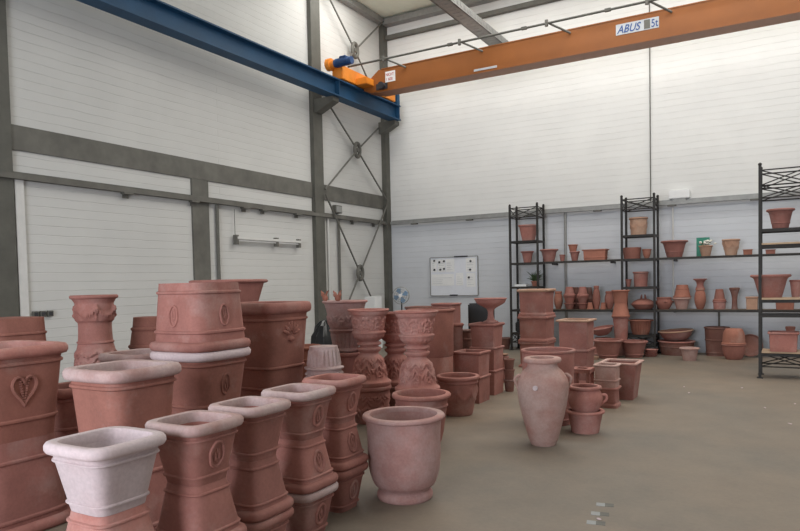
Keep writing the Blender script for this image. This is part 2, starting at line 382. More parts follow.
for k in range(9):
    x = .55+k*1.72; bm = bmesh.new(); tube(bm, [(x-.12, -.52, .52), (x+.22, -.175, .36)], .020, 8); tube(bm, [(x-.12, -.50, .45), (x-.12, -.50, .56)], .032, 8); link('rail_bracket', bm, 'rod', t)
def text(body, size, mat, parent, loc, shear=0, name='lettering', wx=1.0):
    c = bpy.data.curves.new(name, 'FONT'); c.body = body; c.size = size; c.shear = shear; c.extrude = .002; c.offset = size*.008; c.align_x = 'LEFT'
    o = bpy.data.objects.new(name, c); me = bpy.data.meshes.new_from_object(o); bpy.data.objects.remove(o)
    me.name = name; me.materials.append(MATS[mat]); o = bpy.data.objects.new(name, me); COL.objects.link(o); o.parent = parent
    o.location = loc; o.rotation_euler = (R(90), 0, 0); o.scale = (wx, 1, 1); return o
q0 = ony(616, 31, YO-.17); q1 = ony(659, 26, YO-.17); xa, xb = q0.x+7.6, q1.x+7.6
pl = box('maker_plate', 'plate_grey', (xa, xb, -.176, -.17, .15, .335), t); pl['label'] = 'pale plate with blue lettering'
box('grey_field', 'beam_grey', (xa+(xb-xa)*.66, xa+(xb-xa)*.80, -.1775, -.176, .165, .32), pl)
text('ABUS', .185, 'label_blue', pl, (xa+.02, -.1785, .178), .3, wx=(xb-xa)*.60/.50)
text('5t', .185, 'label_blue', pl, (xa+(xb-xa)*.82, -.1785, .178), 0, wx=.75)
q0 = ony(385.5, 80, YO-.17).x+7.6
pl = box('warning_plate', 'white', (q0, q0+.24, -.176, -.17, .13, .35), t); pl['label'] = 'small white plate with two lines of red lettering'
text('NICHT', .085, 'red', pl, (q0+.015, -.177, .255), 0, wx=.75); text('1 600', .085, 'red', pl, (q0+.015, -.177, .16), 0, wx=.85)
q0 = ony(474, 68, YO-.17).x+7.6
bm = bmesh.new(); bx(bm, q0, q0+.48, -.178, -.17, .0, .04); link('name_strip', bm, 'plate_grey', t)

# ---------------------------------------------------------------- wall services
t = thing('cable_tray', 'long grey cable tray fixed along the left wall', 'cable tray', (XL+.03, 4.0, 2.97))
bm = bmesh.new(); bx(bm, .0, .075, -6, 9.98, -.05, -.035); bx(bm, .065, .08, -6, 9.98, -.05, .02); bx(bm, 0, .012, -6, 9.98, -.05, .05); link('tray_channel', bm, 'beam_grey', t)
bm = bmesh.new()
for k in range(3): tube(bm, [(.025+k*.014, -6+j*.5, -.02+.012*sin(j*1.7+k*2)) for j in range(33)], .012, 6)
link('cables', bm, 'beam_grey', t)
for y in (2.6, 3.9, 5.1, 5.6, 6.6, 8.6, 9.5):
    bm = bmesh.new(); bx(bm, 0, .09, y-.08, y+.08, -.075, -.05); bx(bm, 0, .012, y-.05, y+.05, -.13, -.05); link('bracket', bm, 'rod', t)
t = thing('cable_tray', 'grey cable tray running along the back wall above the racks', 'cable tray', (XL+.2, YB-.02, 2.97))
bm = bmesh.new(); bx(bm, -.05, 16.2, -.075, 0, -.05, -.035); bx(bm, -.05, 16.2, -.08, -.066, -.05, .02); bx(bm, -.05, 16.2, -.012, 0, -.05, .05); link('tray_channel', bm, 'galv', t)
bm = bmesh.new(); tube(bm, [(j*.5, -.035, -.012+.01*sin(j*1.3)) for j in range(33)], .016, 6); link('cables', bm, 'beam_grey', t)
for k in range(11):
    x = .6+k*1.45; bm = bmesh.new(); bx(bm, x-.08, x+.08, -.085, 0, -.078, -.05); link('bracket', bm, 'rod', t)
def conduit(label, pts, r=.02, mat='galv', name='conduit'):
    bm = bmesh.new(); tube(bm, pts, r, 8); return tag(link(name, bm, mat), label, 'pipe')
conduit('pale vertical conduit on the left wall right of the grey stub column', [(XL+.04, 8.44, .4), (XL+.04, 8.44, 2.91)], .03, 'beam_grey')
conduit('thin vertical conduit on the left wall, just right of the tall steel column', [(XL+.03, 11.68, .4), (XL+.03, 11.68, 2.9)], .022, 'white_paint')
conduit('dark vertical conduit dropping below the small junction box in the corner bay', [(XL+.05, 12.05, .9), (XL+.05, 12.05, 2.9)], .03, 'rod')
p = ony(565.5, 240, YB-.02).x; conduit('vertical conduit on the back wall between left and middle rack', [(p, YB-.025, .2), (p, YB-.025, 2.92)], .03)
p = ony(673, 230, YB-.02).x; conduit('vertical conduit on the back wall under the pale wall unit', [(p, YB-.025, 1.0), (p, YB-.025, 2.92)], .018, 'white_paint')
p = ony(719, 300, YB-.02).x; conduit('short dark conduit on the back wall under the lower shelf', [(p, YB-.025, .05), (p, YB-.025, .8)], .018, 'rod')
p = ony(650, 100, YB-.02).x; conduit('thin dark cable hanging down the upper back wall to the tray', [(p, YB-.02, 3.02), (p, YB-.02, 7.4)], .010, 'rod', 'hanging_cable')
t = thing('junction_box', 'small grey junction box on the tray in the corner bay', 'electrical box', (XL+.02, 11.98, 3.04)); box('box_body', 'beam_grey', (0, .10, -.12, .12, 0, .17), t, .006); box('cover', 'galv', (.10, .108, -.10, .10, .02, .15), t)
t = thing('wall_unit', 'pale boxy wall unit above the tray right of the middle rack', 'electrical box', (ony(680, 199, YB).x, YB-.005, 2.95))
box('housing', 'white', (-.19, .19, -.12, 0, 0.08, .24), t, .01); box('bracket', 'galv', (-.12, .12, -.10, 0, .02, .08), t)
t = thing('socket_strip', 'row of three grey wall sockets low on the left wall', 'socket', (XL+.001, 5.12, 1.18))
for k in range(3): q = box('socket', 'beam_grey', (0, .04, k*.10, k*.10+.08, -.035, .045), t, .005); box('socket_face', 'ink', (.04, .045, k*.10+.015, k*.10+.065, -.02, .03), q)
t = thing('tube_lamp', 'slim white tube lamp fixture hung from a wire on the left wall', 'lamp', (XL+.06, 8.84, 2.33))
bm = bmesh.new(); bx(bm, 0, .07, 0, 1.8, .0, .05, .008); link('fixture', bm, 'white_paint', t)
bm = bmesh.new(); tube(bm, [(.03, .03, -.02), (.03, 1.77, -.02)], .014, 10); link('tube', bm, 'white', t)
bm = bmesh.new(); tube(bm, [(.0, .0, .0), (0, 0, .54)], .006, 6); link('wire', bm, 'rod', t)
for y in (.0, 1.08, 1.76):
    bm = bmesh.new(); bx(bm, -.02, .06, y-.03, y+.03, -.09, .08); link('clip', bm, 'rod', t)
# white board
b0, b1 = ony(430.8, 257, YB), ony(478.6, 295, YB); xa, xb = b0.x, b1.x; za, zb = 1.17, 2.07; wd = xb-xa
t = thing('whiteboard', 'white planning board with paper sheets on the back wall', 'whiteboard', (xa, YB-.03, za))
box('panel', 'paper', (0, wd, 0, .025, 0, zb-za), t)
for a in ((0, wd, -.012, .02, -.012, .006), (0, wd, -.012, .02, zb-za-.006, zb-za+.012), (-.012, .006, -.012, .02, 0, zb-za), (wd-.006, wd+.012, -.012, .02, 0, zb-za)): box('frame_bar', 'galv', a, t)
for i, (u0, u1, v0, v1) in enumerate([(.02, .14, .62, .95), (.16, .32, .62, .95), (.34, .52, .62, .95), (.02, .50, .26, .56), (.55, .70, .26, .58), (.76, .96, .60, .96), (.77, .95, .22, .57)]):
    sh = box('paper_sheet', 'white', (u0*wd, u1*wd, -.004, 0, v0*.9, v1*.9), t)
    bm = bmesh.new()
    for k in range(4): bx(bm, (u0+.02)*wd, (u0+.02+(u1-u0-.04)*random.uniform(.4, 1))*wd, -.006, -.004, (v0+.05+k*(v1-v0-.1)/4)*.9, (v0+.05+k*(v1-v0-.1)/4)*.9+.008)
    link('writing', bm, 'plate_grey', sh)
for u, v in ((.09, .68), (.09, .92), (.2, .88), (.3, .90), (.22, .68), (.3, .70), (.86, .88), (.85, .66), (.82, .46)):
    bm = bmesh.new(); tube(bm, [(u*wd, -.02, v*.9), (u*wd, -.004, v*.9)], .025, 10); link('magnet', bm, 'ink', t)
box('pen_tray', 'ink', (.42*wd, .58*wd, -.03, 0, -.01, .02), t); box('clamp', 'ink', (.52*wd, .80*wd, -.02, 0, .89, .92), t)

# ---------------------------------------------------------------- racks and long shelves
def lattice(bm, x0, x1, y, z0, z1, r=.0085, n=2, axis='x'):
    P = (lambda a, z: (a, y, z)) if axis == 'x' else (lambda a, z: (y, a, z))
    for z in (z0, z1): tube(bm, [P(x0, z), P(x1, z)], r*1.2, 6)
    m = (z0+z1)/2
    for s in (0, .5):
        a, b = (z0, z1)
        tube(bm, [P(x0, a), P(x1, b)], r, 6) if s == 0 else tube(bm, [P(x0, b), P(x1, a)], r, 6)
def rack(label, x, y, w, d, tiers, boards=(), bot=(.17, .36), top=((2.82, 3.02),)):
    t = thing('steel_rack', label, 'rack', (x, y, 0), group='tall dark steel racks')
    for a in (0, w):
        for b in (0, d):
            bm = bmesh.new(); bx(bm, a-.02, a+.02, b-.02, b+.02, 0, 3.07); bx(bm, a-.04, a+.04, b-.04, b+.04, 0, .012)
            g = bmesh.ops.create_uvsphere(bm, u_segments=8, v_segments=6, radius=.026)
            for v in g['verts']: v.co += Vector((a, b, 3.085))
            link('post', bm, 'rack', t)
    for (z0, z1) in (*top, bot):
        bm = bmesh.new()
        for b in (0, d): lattice(bm, 0, w, b, z0, z1)
        for a in (0, w): lattice(bm, 0, d, a, z0, z1, axis='y')
        link('lattice_band', bm, 'rack', t)
    for z in tiers:
        bm = bmesh.new()
        for b in (0, d): bx(bm, 0, w, b-.015, b+.015, z-.045, z-.010)
        for a in (0, w): bx(bm, a-.015, a+.015, 0, d, z-.045, z-.010)
        bx(bm, .02, w-.02, .02, d-.02, z-.010, z); link('tier', bm, 'rack', t)
    for z in boards: box('wooden_board', 'wood', (.022, w-.022, -.03, d-.022, z, z+.025), t)
YR = 13.5
ZU, ZLW = 1.87, .875
Lx = ony(510.4, 260, YR).x; Mx = ony(622, 260, YR).x; RX = ony(760, 260, 10.95).x
rack('dark steel lattice-topped rack nearest the whiteboard', Lx, YR, .60, .42, [2.33, ZU-.002, 1.36, ZLW-.002, .38])
rack('dark steel lattice-topped rack in the middle of the back wall', Mx, YR, .60, .42, [2.33, ZU-.002, 1.32, ZLW-.002, .38])
rack('dark steel rack at the right edge, standing forward of the shelves', RX, 10.95, .62, .42, [2.16, 1.93, 1.14, .93, .37], boards=[1.93, 1.14, .37], top=((2.78, 3.0), (2.60, 2.78)))
# second shelf-run uprights that stand outside the photo carry the far end of the long shelves
def long_shelf(label, x0, x1, z):
    t = thing('long_shelf', label, 'shelf', (x0, YR+.03, z)); w_ = x1-x0
    box('board', 'dark_wood', (0, w_, 0, .36, -.03, 0), t, .004); box('front_rail', 'rack', (0, w_, -.025, -.002, -.045, -.005), t)
    for k in range(2):
        x = (w_-.3)*(k*.9+.05)+.1; box('wall_bracket', 'rack', (x, x+.03, .3, YB-YR-.034, -.07, -.032), t)
xs = Lx+.63
long_shelf('upper shelf board between the left and middle racks', xs, Mx-.03, ZU)
long_shelf('lower shelf board between the left and middle racks', xs, Mx-.03, ZLW)
xe = Mx+.63
long_shelf('upper shelf board right of the middle rack', xe, xe+3.6, ZU)
long_shelf('lower shelf board right of the middle rack', xe, xe+3.6, ZLW)

# ================================================================ POTS
# ---- near row: rounded-square planters in stacks of three
SB, SR, SH = .105, .150, .241
def sp(label, P, z, flip, mat='terra', rmat='terra', em=True, k=1.0):
    return V('square_planter', label, 'planter', P, z, taper(SB*k, SR*k, SH), 5, (.026, .052), flip, mat, rmat,
             bands=(.038, .216), em=(.135, .042, .060, (0,), 'wreath', .009) if em else None, group='small rounded planters stacked in the near row', bo=.007, bh=.008, wall=.02)
ROW = [(106, 437, 'lime_white', 'lime_white', 'terra_pink', 'whitish', 'at the near left end'), (195, 418, 'terra', 'lime', 'terra', 'terracotta', 'second from the near end'), (250, 402, 'terra', 'lime', 'terra', 'terracotta', 'in the middle of the near row'),
       (299, 388, 'terra', 'lime', 'terra', 'terracotta', 'second from the far end'), (337, 377, 'terra_pink', 'terra_pink', 'terra', 'terracotta', 'beside the big urn')]
for i, (px, py, mt, rm, m2, w_, where) in enumerate(ROW):
    P = onz(px, py, .879); P.z = 0; P.x -= .02 if i > 3 else 0; k = 1.12 if i == 0 else 1.0+.04*(i % 2)
    emb = i in (1, 3, 4)
    _, z = sp('small planter upright on the floor under the stack %s' % where, P, 0, False, 'terra', 'lime' if i == 3 else 'terra', True, k)
    _, z = sp('small upside-down planter halfway up the stack %s' % where, P, z+.001, True, m2, 'terra', i > 2, k)
    _, z = sp('small open %s planter topping the stack %s' % (w_, where), P, z+.001, False, mt, rm, emb, k)

# ---- big rounded-square planters behind
def bp(label, P, z, flip=False, H=.515, a=.30, ab=None, mat='terra', rmat=None, em=None, rh=.07, bands=None, rw=.035, p=5):
    ab = ab or a*.70; h = H-rh
    return V('square_planter', label, 'planter', P, z, taper(ab, a-rw, h), p, (rw, rh), flip, mat, rmat or mat, bands=bands if bands is not None else (h*.24, h*.93),
             em=em, bo=.010, bh=.014, wall=.03)
# far-left pair with the heart emblem
P = at(-6, 4.2)
_, z = bp('large upside-down terracotta planter on the floor at the left edge', P, 0, True, .58, .335, .25, 'terra')
bp('large planter with leafy heart emblem, upright at the left edge', P, z, False, .58, .335, .25, 'terra_brown', 'terra_pink', (.31, .075, .10, (0,), 'heart', .012))
P = at(120, 4.0)
_, z = bp('big upside-down planter under the limed brown one, behind the whitish planter', P, 0, True, .52, .27)
bp('big brown planter with broad limed rim, open behind the whitish planter', P, z, False, .52, .272, .20, 'terra_brown', 'lime', rh=.075)
P = at(199, 5.05)
_, z = bp('big upside-down planter at floor level below the tall three-high stack', P, 0, True)
_, z = bp('big planter with white rim and oval emblem, middle of the tall stack', P, z, False, mat='terra_brown', rmat='lime_white', em=(.26, .040, .075, (0,), 'wreath', .009))
bp('big pinkish planter with oval emblems, upside down on top of the tall stack', P, z, True, .50, .30, .235, 'terra', 'terra', (.24, .042, .075, (0, 90), 'wreath', .009), bands=(.36, .07))
P = at(265, 6.0)
_, z = bp('low upside-down planter under the tall leaf-emblem planter', P, 0, True, .42, .33)
bp('tall planter with rolled rim and leaf emblem, right of the tall stack', P, z, False, .93, .335, .235, 'terra_brown', 'terra', (.66, .12, .15, (0,), 'spray', .018), rh=.10, bands=(.18, .36, .78))
P = at(229, 7.2)
_, z = bp('upside-down planter under the flared planter at the left wall', P, 0, True, .60, .28, .2); _, z2 = bp('planter upright below the flared planter at the left wall', P, z, False, .55, .28, .2)
bp('flared planter peeping over the top of the tall stack', P, z2, False, .42, .33, .2, 'terra', bands=(), rh=.04, p=6)
P = at(137, 5.35)
_, z = bp('upside-down planter in the gap left of the tall stack', P, 0, True, .5, .25); bp('planter whose limed rim shows between the two big stacks', P, z, False, .49, .25, mat='terra', rmat='lime')
P = at(64, 5.0)
_, z = bp('lower upside-down planter in the gap beside the heart planter', P, 0, True, .40, .22); bp('plain planter half hidden between the heart and brown planters', P, z, False, .38, .20, mat='terra')
P = at(5, 5.9)
_, z = bp('planter standing on the floor behind the heart planter', P, 0, False, .62, .26); bp('upside-down planter whose base rises behind the heart planter', P, z, True, .64, .30, .245, 'terra_brown')
# nested inverted pots near left wall
P = at(147, 6.9)
_, z = V('round_pot', 'round pot on the floor under the nested ribbed pots', 'pot', P, 0, taper(.16, .24, .56), 2, (.02, .05), True, 'terra')
V('round_pot', 'ribbed round pots nested upside down left of the tall stack', 'pot', P, z, [(.145, 0), (.155, .10), (.17, .18), (.185, .28), (.20, .40), (.215, .52)], 2, (.03, .07), True, 'terra_brown', bands=(.12, .30, .46), bo=.014, bh=.02)

def fest(z0, z1, k, amp, ph=0):
    def f(t, z):                                       # flower bosses joined by hanging swags
        if not z0 < z < z1: return 0
        v = (z-z0)/(z1-z0); u = ((t*k/(2*pi)+ph) % 1)-.5; du = u*2*pi/k
        boss = math.exp(-((du/(.55/k))**2)-((v-.70)/.17)**2)*(1+.35*cos(5*math.atan2(v-.70, du*2)))
        sw = .70-.42*(1-(2*abs(abs(u)-.5))**2); g = math.exp(-((v-sw)/.13)**2)*(.75+.25*cos(9*k*t))
        drop = math.exp(-(du/(.22/k))**2)*(1 if .1 < v < .6 else 0)*(.5+.3*cos(30*v))
        return amp*min(1.15, 1.2*boss+.8*g+drop)*min(1, 8*v, 8*(1-v))
    return f
def relief(z0, z1, k, amp, sd=0, fz=22):
    def f(t, z):                                       # mirrored carved foliage
        if not z0 < z < z1: return 0
        v = (z-z0)/(z1-z0); a = abs(((t*k/(2*pi)) % 1)-.5)*2; x = a*1.5
        q = mnoise.noise((x*1.2, z*24+x*1.2, sd))*1.9+mnoise.noise((x*3, z*55, sd+5))*.6
        return amp*max(-.2, min(1, .25+q*1.6))*min(1, 9*v, 9*(1-v))
    return f
def flute(z0, z1, k, amp):
    return lambda t, z: (amp*(abs(sin(k*t/2))-.5) if z0 < z < z1 else 0)
def acan(z0, z1, k, amp):
    def f(t, z):                                       # upright pointed leaves
        if not z0 < z < z1: return 0
        v = (z-z0)/(z1-z0); a = abs(((t*k/(2*pi)) % 1)-.5)*2
        return amp*max(0, (1-v)*1.3-a*.9+.2*sin(20*v)*a)*min(1, 6*v)
    return f
def add(*fs): return lambda t, z: sum(f(t, z) for f in fs)
# ornate pedestal by the left wall
P = at(93.5, 6.3); s = S(P); zt = lambda y: zat(P, 93.5, y)
prof = [(.22, 0), (.24, .06), (.21, .12), (.165, .30), (.16, .50), (.19, .56), (.19, .62), (.178, .66), (.176, .80), (.172, .92), (.155, .99), (.148, 1.10), (.148, 1.18), (.165, 1.20), (.170, 1.22), (.172, 1.34), (.172, 1.37), (.195, 1.41)]
V('garland_pedestal', 'ornate round pedestal with fruit garlands by the left wall', 'pedestal', P, 0, prof, 2, (.018, .035), mod=add(fest(1.20, 1.37, 6, .030), relief(.68, .93, 6, .020, 2, 20)), mat='terra', bands=(.60, 1.00), n=128, sm=2)

# ---- ornate urn pedestals in the middle
UP = [(.222, 0), (.230, .02), (.230, .045), (.205, .06), (.190, .08), (.178, .12), (.160, .22), (.140, .29), (.128, .315), (.102, .335), (.098, .355), (.112, .365), (.128, .385), (.130, .405), (.104, .415), (.104, .430), (.128, .440), (.130, .460), (.104, .475), (.120, .49), (.158, .52), (.170, .55), (.182, .565), (.182, .58), (.160, .59), (.162, .64), (.178, .73), (.190, .755), (.205, .77), (.215, .80)]
def urnped(label, P, z, k=1.0, mat='terra_pink'):
    pr = [(r*k, q) for r, q in UP]
    return V('urn_pedestal', label, 'pedestal', P, z, pr, 2, (.012, .022), mat=mat, n=144, mod=add(relief(.085, .31, 8, .016, 0), relief(.595, .74, 8, .015, 3), flute(.49, .54, 20, .008)), sm=2, bands=(), group='carved urn pedestals standing together', bo=.008)
def lowpot(label, P, H, r, mat='terra', **k):
    return V('round_pot', label, 'pot', P, 0, [(r*.72, 0), (r*.78, H*.2), (r*.90, H*.6), (r*.93, H-.05)], 2, (.02, .05), mat=mat, **k)
P = stand(371, 425, 17); Pd2 = P
_, z = lowpot('low carved round pot carrying the left urn pedestal', P, .40, .23, 'terra', mod=relief(.06, .32, 8, .014, 9, 14), n=144)
urnped('carved waisted urn pedestal standing on a low dark pot, left of the pair', P, z)
P = at(415.5, 6.75)
_, z = lowpot('low round pot carrying the right urn pedestal', P, .39, .22)
urnped('carved waisted urn pedestal behind the big plain urn, right of the pair', P, z)
P = at(394, 7.6)
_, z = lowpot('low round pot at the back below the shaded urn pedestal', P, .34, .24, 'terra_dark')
urnped('shaded urn pedestal standing behind and between the front pair', P, z, .95, 'terra')
# fluted vase with cacti-like pots on top
P = at(344.5, 7.65)
_, z = lowpot('round pot under the fluted flaring vase', P, .72, .20, 'terra')
prof = [(.14, 0), (.15, .02), (.14, .05), (.150, .09), (.170, .21), (.178, .23), (.19, .25), (.175, .27), (.185, .29), (.205, .42), (.215, .47), (.24, .56)]
V('fluted_vase', 'pale pink flaring vase with fluted foot and carved band', 'vase', P, z, prof, 2, (.022, .03), mat='urn_pink', n=96, mod=add(flute(.06, .21, 26, .016), relief(.30, .45, 8, .014, 7, 18)), sm=2)
_, z3 = 0, z+.589
for px, lab, s_ in ((328.5, 'small red bird figure on the rim of the fluted vase', 1.0), (340, 'small red eared figure on the rim of the fluted vase', .9)):
    q = Vector((P.x+(px-345)*S(P)*CR.x*.95, P.y+(px-345)*S(P)*CR.y*.95, z3-.003))
    if px < 330: q = Vector((P.x, P.y, z3-.003))+Vector((CR.x, CR.y, 0))*(-.225)
    else: q = Vector((P.x, P.y, z3-.003))+Vector((CR.x, CR.y, 0))*(-.06)-Vector((_f.x, _f.y, 0)).normalized()*.232
    t = thing('clay_figure', lab, 'figurine', q)
    bm = bmesh.new(); blob(bm, (0, 0, .035), .035, .03, .04, 12); blob(bm, (-.035, 0, .075), .022, .02, .03, 10)
    if px > 330: blob(bm, (.03, 0, .075), .022, .02, .026, 10)
    link('body', bm, 'terra_orange', t)
    for k in (-1, 1):
        bm = bmesh.new(); tube(bm, [(k*.02-.01, 0, .06), (k*.04-.01, 0, .105), (k*.055, 0, .12)], [.014, .010, .004], 8); link('ear', bm, 'terra_orange', t)
# white fluted pot upside down
P = at(322, 5.9)
_, z = V('round_pot', 'round pot under the white fluted one behind the near row', 'pot', P, 0, taper(.15, .20, .52), 2, (.02, .04))
V('fluted_pot', 'whitish fluted pot upside down with a garland, behind the near row', 'pot', P, z, [(.125, 0), (.13, .05), (.148, .17), (.165, .19), (.152, .21), (.165, .32), (.172, .36)], 2, (.015, .03), True, 'lime', n=96, mod=add(flute(.03, .16, 22, .016), relief(.22, .35, 8, .018, 4, 28)), bands=(.19,))
P = at(302, 7.0)
_, z = lowpot('round pot on the floor under the orange banded pot', P, .42, .20); V('round_pot', 'orange banded pot standing left of the white fluted one', 'pot', P, z, taper(.13, .17, .40), 2, (.02, .04), mat='terra_orange', bands=(.30,))
# tall cylinder and boxes behind
P = at(430.5, 8.1)
V('cylinder_pot', 'tall smooth terracotta cylinder behind the right urn pedestal', 'pot', P, 0, [(.25, 0), (.255, .3), (.258, .58), (.252, .60), (.265, .62), (.27, 1.0), (.275, 1.14)], 2, (.022, .035), mat='terra_brown', bands=(.06,), wall=.03)
def sq(name, label, cat, P, z, H, a, ab=None, mat='terra', rmat=None, rim=(.02, .05), bands=(), base=False, wall=.025, flip=False, group=None, rot=0, em=None):
    ab = a if ab is None else ab; pr = taper(ab, a, H-(rim[1] if rim else 0), 3)
    if base: pr = [(ab+.03, 0), (ab+.03, .03), (ab+.01, .05), (ab, .06)]+pr[1:]
    return V(name, label, cat, P, z, pr, SQ, rim, flip, mat, rmat or mat, bands=bands, wall=wall, n=64, group=group, rot=rot, em=em)
P = at(446, 9.3); sq('square_box_planter', 'tall square planter rising behind the smooth cylinder', 'planter', P, 0, 1.20, .15, .14, 'terra', rim=(.012, .03))
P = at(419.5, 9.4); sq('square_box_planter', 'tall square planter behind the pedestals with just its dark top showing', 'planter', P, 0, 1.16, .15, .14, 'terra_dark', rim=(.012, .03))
P = at(456, 8.9); V('round_pot', 'slim round pot right of the tall cylinder', 'pot', P, 0, taper(.06, .08, .90), 2, (.015, .04), mat='terra', bands=(.5,))
P = at(465, 9.2); V('ribbed_jar', 'dark ribbed jar left of the bird bath', 'jar', P, 0, [(.07, 0), (.09, .2), (.08, .4), (.09, .6), (.075, .8)], 2, (.012, .03), mat='terra_dark', bands=(.25, .5, .7))
# round rim pots
P = at(419, 6.15); V('bell_pot', 'round brown pot with flat rim behind the big plain urn', 'pot', P, 0, [(.17, 0), (.20, .10), (.235, .34), (.245, .43)], 2, (.03, .045), mat='terra', rmat='terra', bands=(.36,), sm=2)
P = stand(458.5, 417, 15)
V('garland_pot', 'round pot with relief swags right of the bell pot, on the floor', 'pot', P, 0, [(.155, 0), (.17, .05), (.205, .24), (.222, .40)], 2, (.022, .045), mat='terra', n=96, mod=fest(.13, .34, 8, .016), sm=2, bands=(.37,))
# BIG URN
P = stand(405.3, 505.5, 27.5); s = S(P); zz = lambda y: max(0, zat(P, 404, y))
o_ = [(27.0, 0), (27.9, .012), (27.9, .035), (27.0, .05), (25.6, .062), (27.5, .085)]
prof = [(hw*s, z) for hw, z in o_]+[(hw*s, zz(y)) for y, hw in ((481, 31.0), (471, 34.6), (461, 36.1), (450, 36.6), (437, 36.6), (425, 37.3), (418, 38.0))]
V('bell_urn', 'big plain bell-shaped terracotta urn standing alone at the front', 'urn', P, 0, prof, 2, (.024, .034), mat='urn_pink', rmat='urn_pink', wall=.03, n=72, sm=3)
# square stacks
GB = 'square planters stacked beside the bird bath'
P = stand(472.5, 404, 18.5, SQ); s = S(P); K_ = K(P, SQ); a = 18.0*s/K_
_, z = sq('square_box_planter', 'square planter on the floor, front stack left of the bird bath', 'planter', P, 0, .33, a, a*.96, base=False, rim=(.014, .03), group=GB)
sq('square_box_planter', 'square planter open on top of the front stack', 'planter', P, z, .30, a, a*.94, mat='terra', rim=(.016, .035), group=GB)
P = at(486, 8.85); s = S(P); a = 16.2*s/K(P, SQ)
_, z = sq('square_box_planter', 'square planter at floor level under the bird bath', 'planter', P, 0, .33, a, a*.96, rim=(.014, .03), group=GB)
_, z = sq('square_box_planter', 'square planter in the middle of the stack under the bird bath', 'planter', P, z, .30, a, a*.96, rim=(.014, .03), group=GB)
_, z = sq('square_box_planter', 'flared square planter directly under the bird bath', 'planter', P, z, .31, a, a*.9, rim=(.022, .04), group=GB)
P2 = P+Vector((.06, .0, 0)); V('bird_bath', 'terracotta bird bath bowl on a short stem atop a square planter', 'bird bath', P2, z, [(.10, 0), (.10, .02), (.055, .04), (.04, .09), (.04, .16), (.075, .20), (.14, .235), (.19, .27), (.205, .31)], 2, (.012, .02), mat='terra', rmat='terra', sm=2, wall=.012)
# dark chair behind bird bath
P = at(480, 9.9); t = thing('office_chair', 'black chair back standing behind the bird bath', 'chair', P, R(20))
box('seat', 'black', (-.22, .22, -.22, .22, .47, .54), t, .02); box('backrest', 'black', (-.20, .20, .20, .25, .62, 1.16), t, .02)
bm = bmesh.new(); tube(bm, [(0, 0, .06), (0, 0, .47)], .03, 10); tube(bm, [(0, .1, .5), (0, .24, .6), (0, .235, .8)], .018, 8); link('column', bm, 'black', t)
for k in range(5):
    bm = bmesh.new(); a = k*2*pi/5; tube(bm, [(0, 0, .09), (.26*cos(a), .26*sin(a), .06)], .02, 8); blob(bm, (.26*cos(a), .26*sin(a), .03), .025, .025, .03); link('leg', bm, 'black', t)
# small round stack at right of these
P = stand(509.5, 392, 5)
_, z = V('round_pot', 'small dark round pot at floor level right of the square stacks', 'pot', P, 0, taper(.055, .07, .14, 2), 2, (.008, .02), mat='terra_dark'); _, z = V('round_pot', 'small dark round pot nested in the middle right of the square stacks', 'pot', P, z, taper(.055, .07, .12, 2), 2, (.008, .02), mat='terra_dark')
V('round_pot', 'small dark round pot on top right of the square stacks', 'pot', P, z, taper(.055, .07, .12, 2), 2, (.008, .02), mat='terra_dark')
P = stand(503.5, 383, 5); _, z = V('round_pot', 'narrow pot behind the small dark round stack', 'pot', P, 0, taper(.06, .075, .36), 2, (.01, .03), mat='terra'); V('saucer', 'pale saucer lying on the narrow pot', 'saucer', P, z, [(.05, 0), (.08, .03)], 2, mat='sandy', wall=.01)
# J tall square stack
P = at(536.5, 11.5); s = S(P); a = 17.0*s/K(P, SQ)
_, z = sq('square_box_planter', 'square planter at floor level in the tall stack by the left rack', 'planter', P, 0, .44, a, a*.97, rim=(.02, .045), base=True, group='tall square stack by the left rack')
_, z = sq('square_box_planter', 'middle square planter of the tall stack by the left rack', 'planter', P, z, .44, a, a*.97, rim=(.028, .05), base=True, group='tall square stack by the left rack')
sq('square_box_planter', 'top square planter of the tall stack by the left rack, sandy lip', 'planter', P, z, .46, a, a*.94, rim=(.034, .05), rmat='sandy', base=True, group='tall square stack by the left rack')
# N
P = at(576, 9.6); s = S(P); a = 17.0*s/K(P, SQ)
_, z = sq('square_box_planter', 'lower square planter behind the big round tub', 'planter', P, 0, .50, a, a*.95, rim=(.02, .04), mat='terra', base=True)
sq('square_box_planter', 'square planter with sandy lip stacked behind the big round tub', 'planter', P, z, .42, a, a*.97, rim=(.035, .035), rmat='sandy')
# K big tub
P = at(547, 6.95); s = S(P)
V('round_tub', 'big smooth round tub standing right behind the amphora', 'pot', P, 0, [(.235, 0), (.25, .08), (.262, .4), (.268, .74)], 2, (.014, .030), mat='terra', rmat='terra', wall=.022, n=64, bands=(.06,))
# L amphora
P = stand(543.5, 447, 12.5); s = S(P); z_ = lambda y: zat(P, 543, y)
prof = [(12.0*s, 0), (13.0*s, .02), (14.5*s, z_(438))]+[(hw*s, z_(y)) for y, hw in ((428, 17.3), (410, 22), (396, 24.6), (386, 25.3), (379, 24.6), (372, 20.5), (368, 16.5), (365, 14.6), (362.5, 14.8))]
root, _ = V('amphora', 'tall pale pink oil jar with small lug handles standing at the front right', 'amphora', P, 0, prof, 2, (.034, .05), mat='flaky', rmat='flaky', wall=.03, n=64, sm=3,
       handles=(z_(388), z_(375), .030, (-YAW-R(3), -YAW+pi+R(3)), .013))
bm = bmesh.new(); va = Vector((-P.x, -P.y, 0)).normalized(); zc = z_(384.3); side = Vector((CR.x, CR.y, 0)).normalized()*(-7.2*s); rr = 25*s
c = va*(rr*.955)+side; c.z = zc; nrm = c.copy(); nrm.z = .02; nrm.normalize(); tube(bm, [c-nrm*.012, c+nrm*.008], .022, 16); q = link('medallion', bm, 'lime_white', root); q['label'] = 'white round seal'
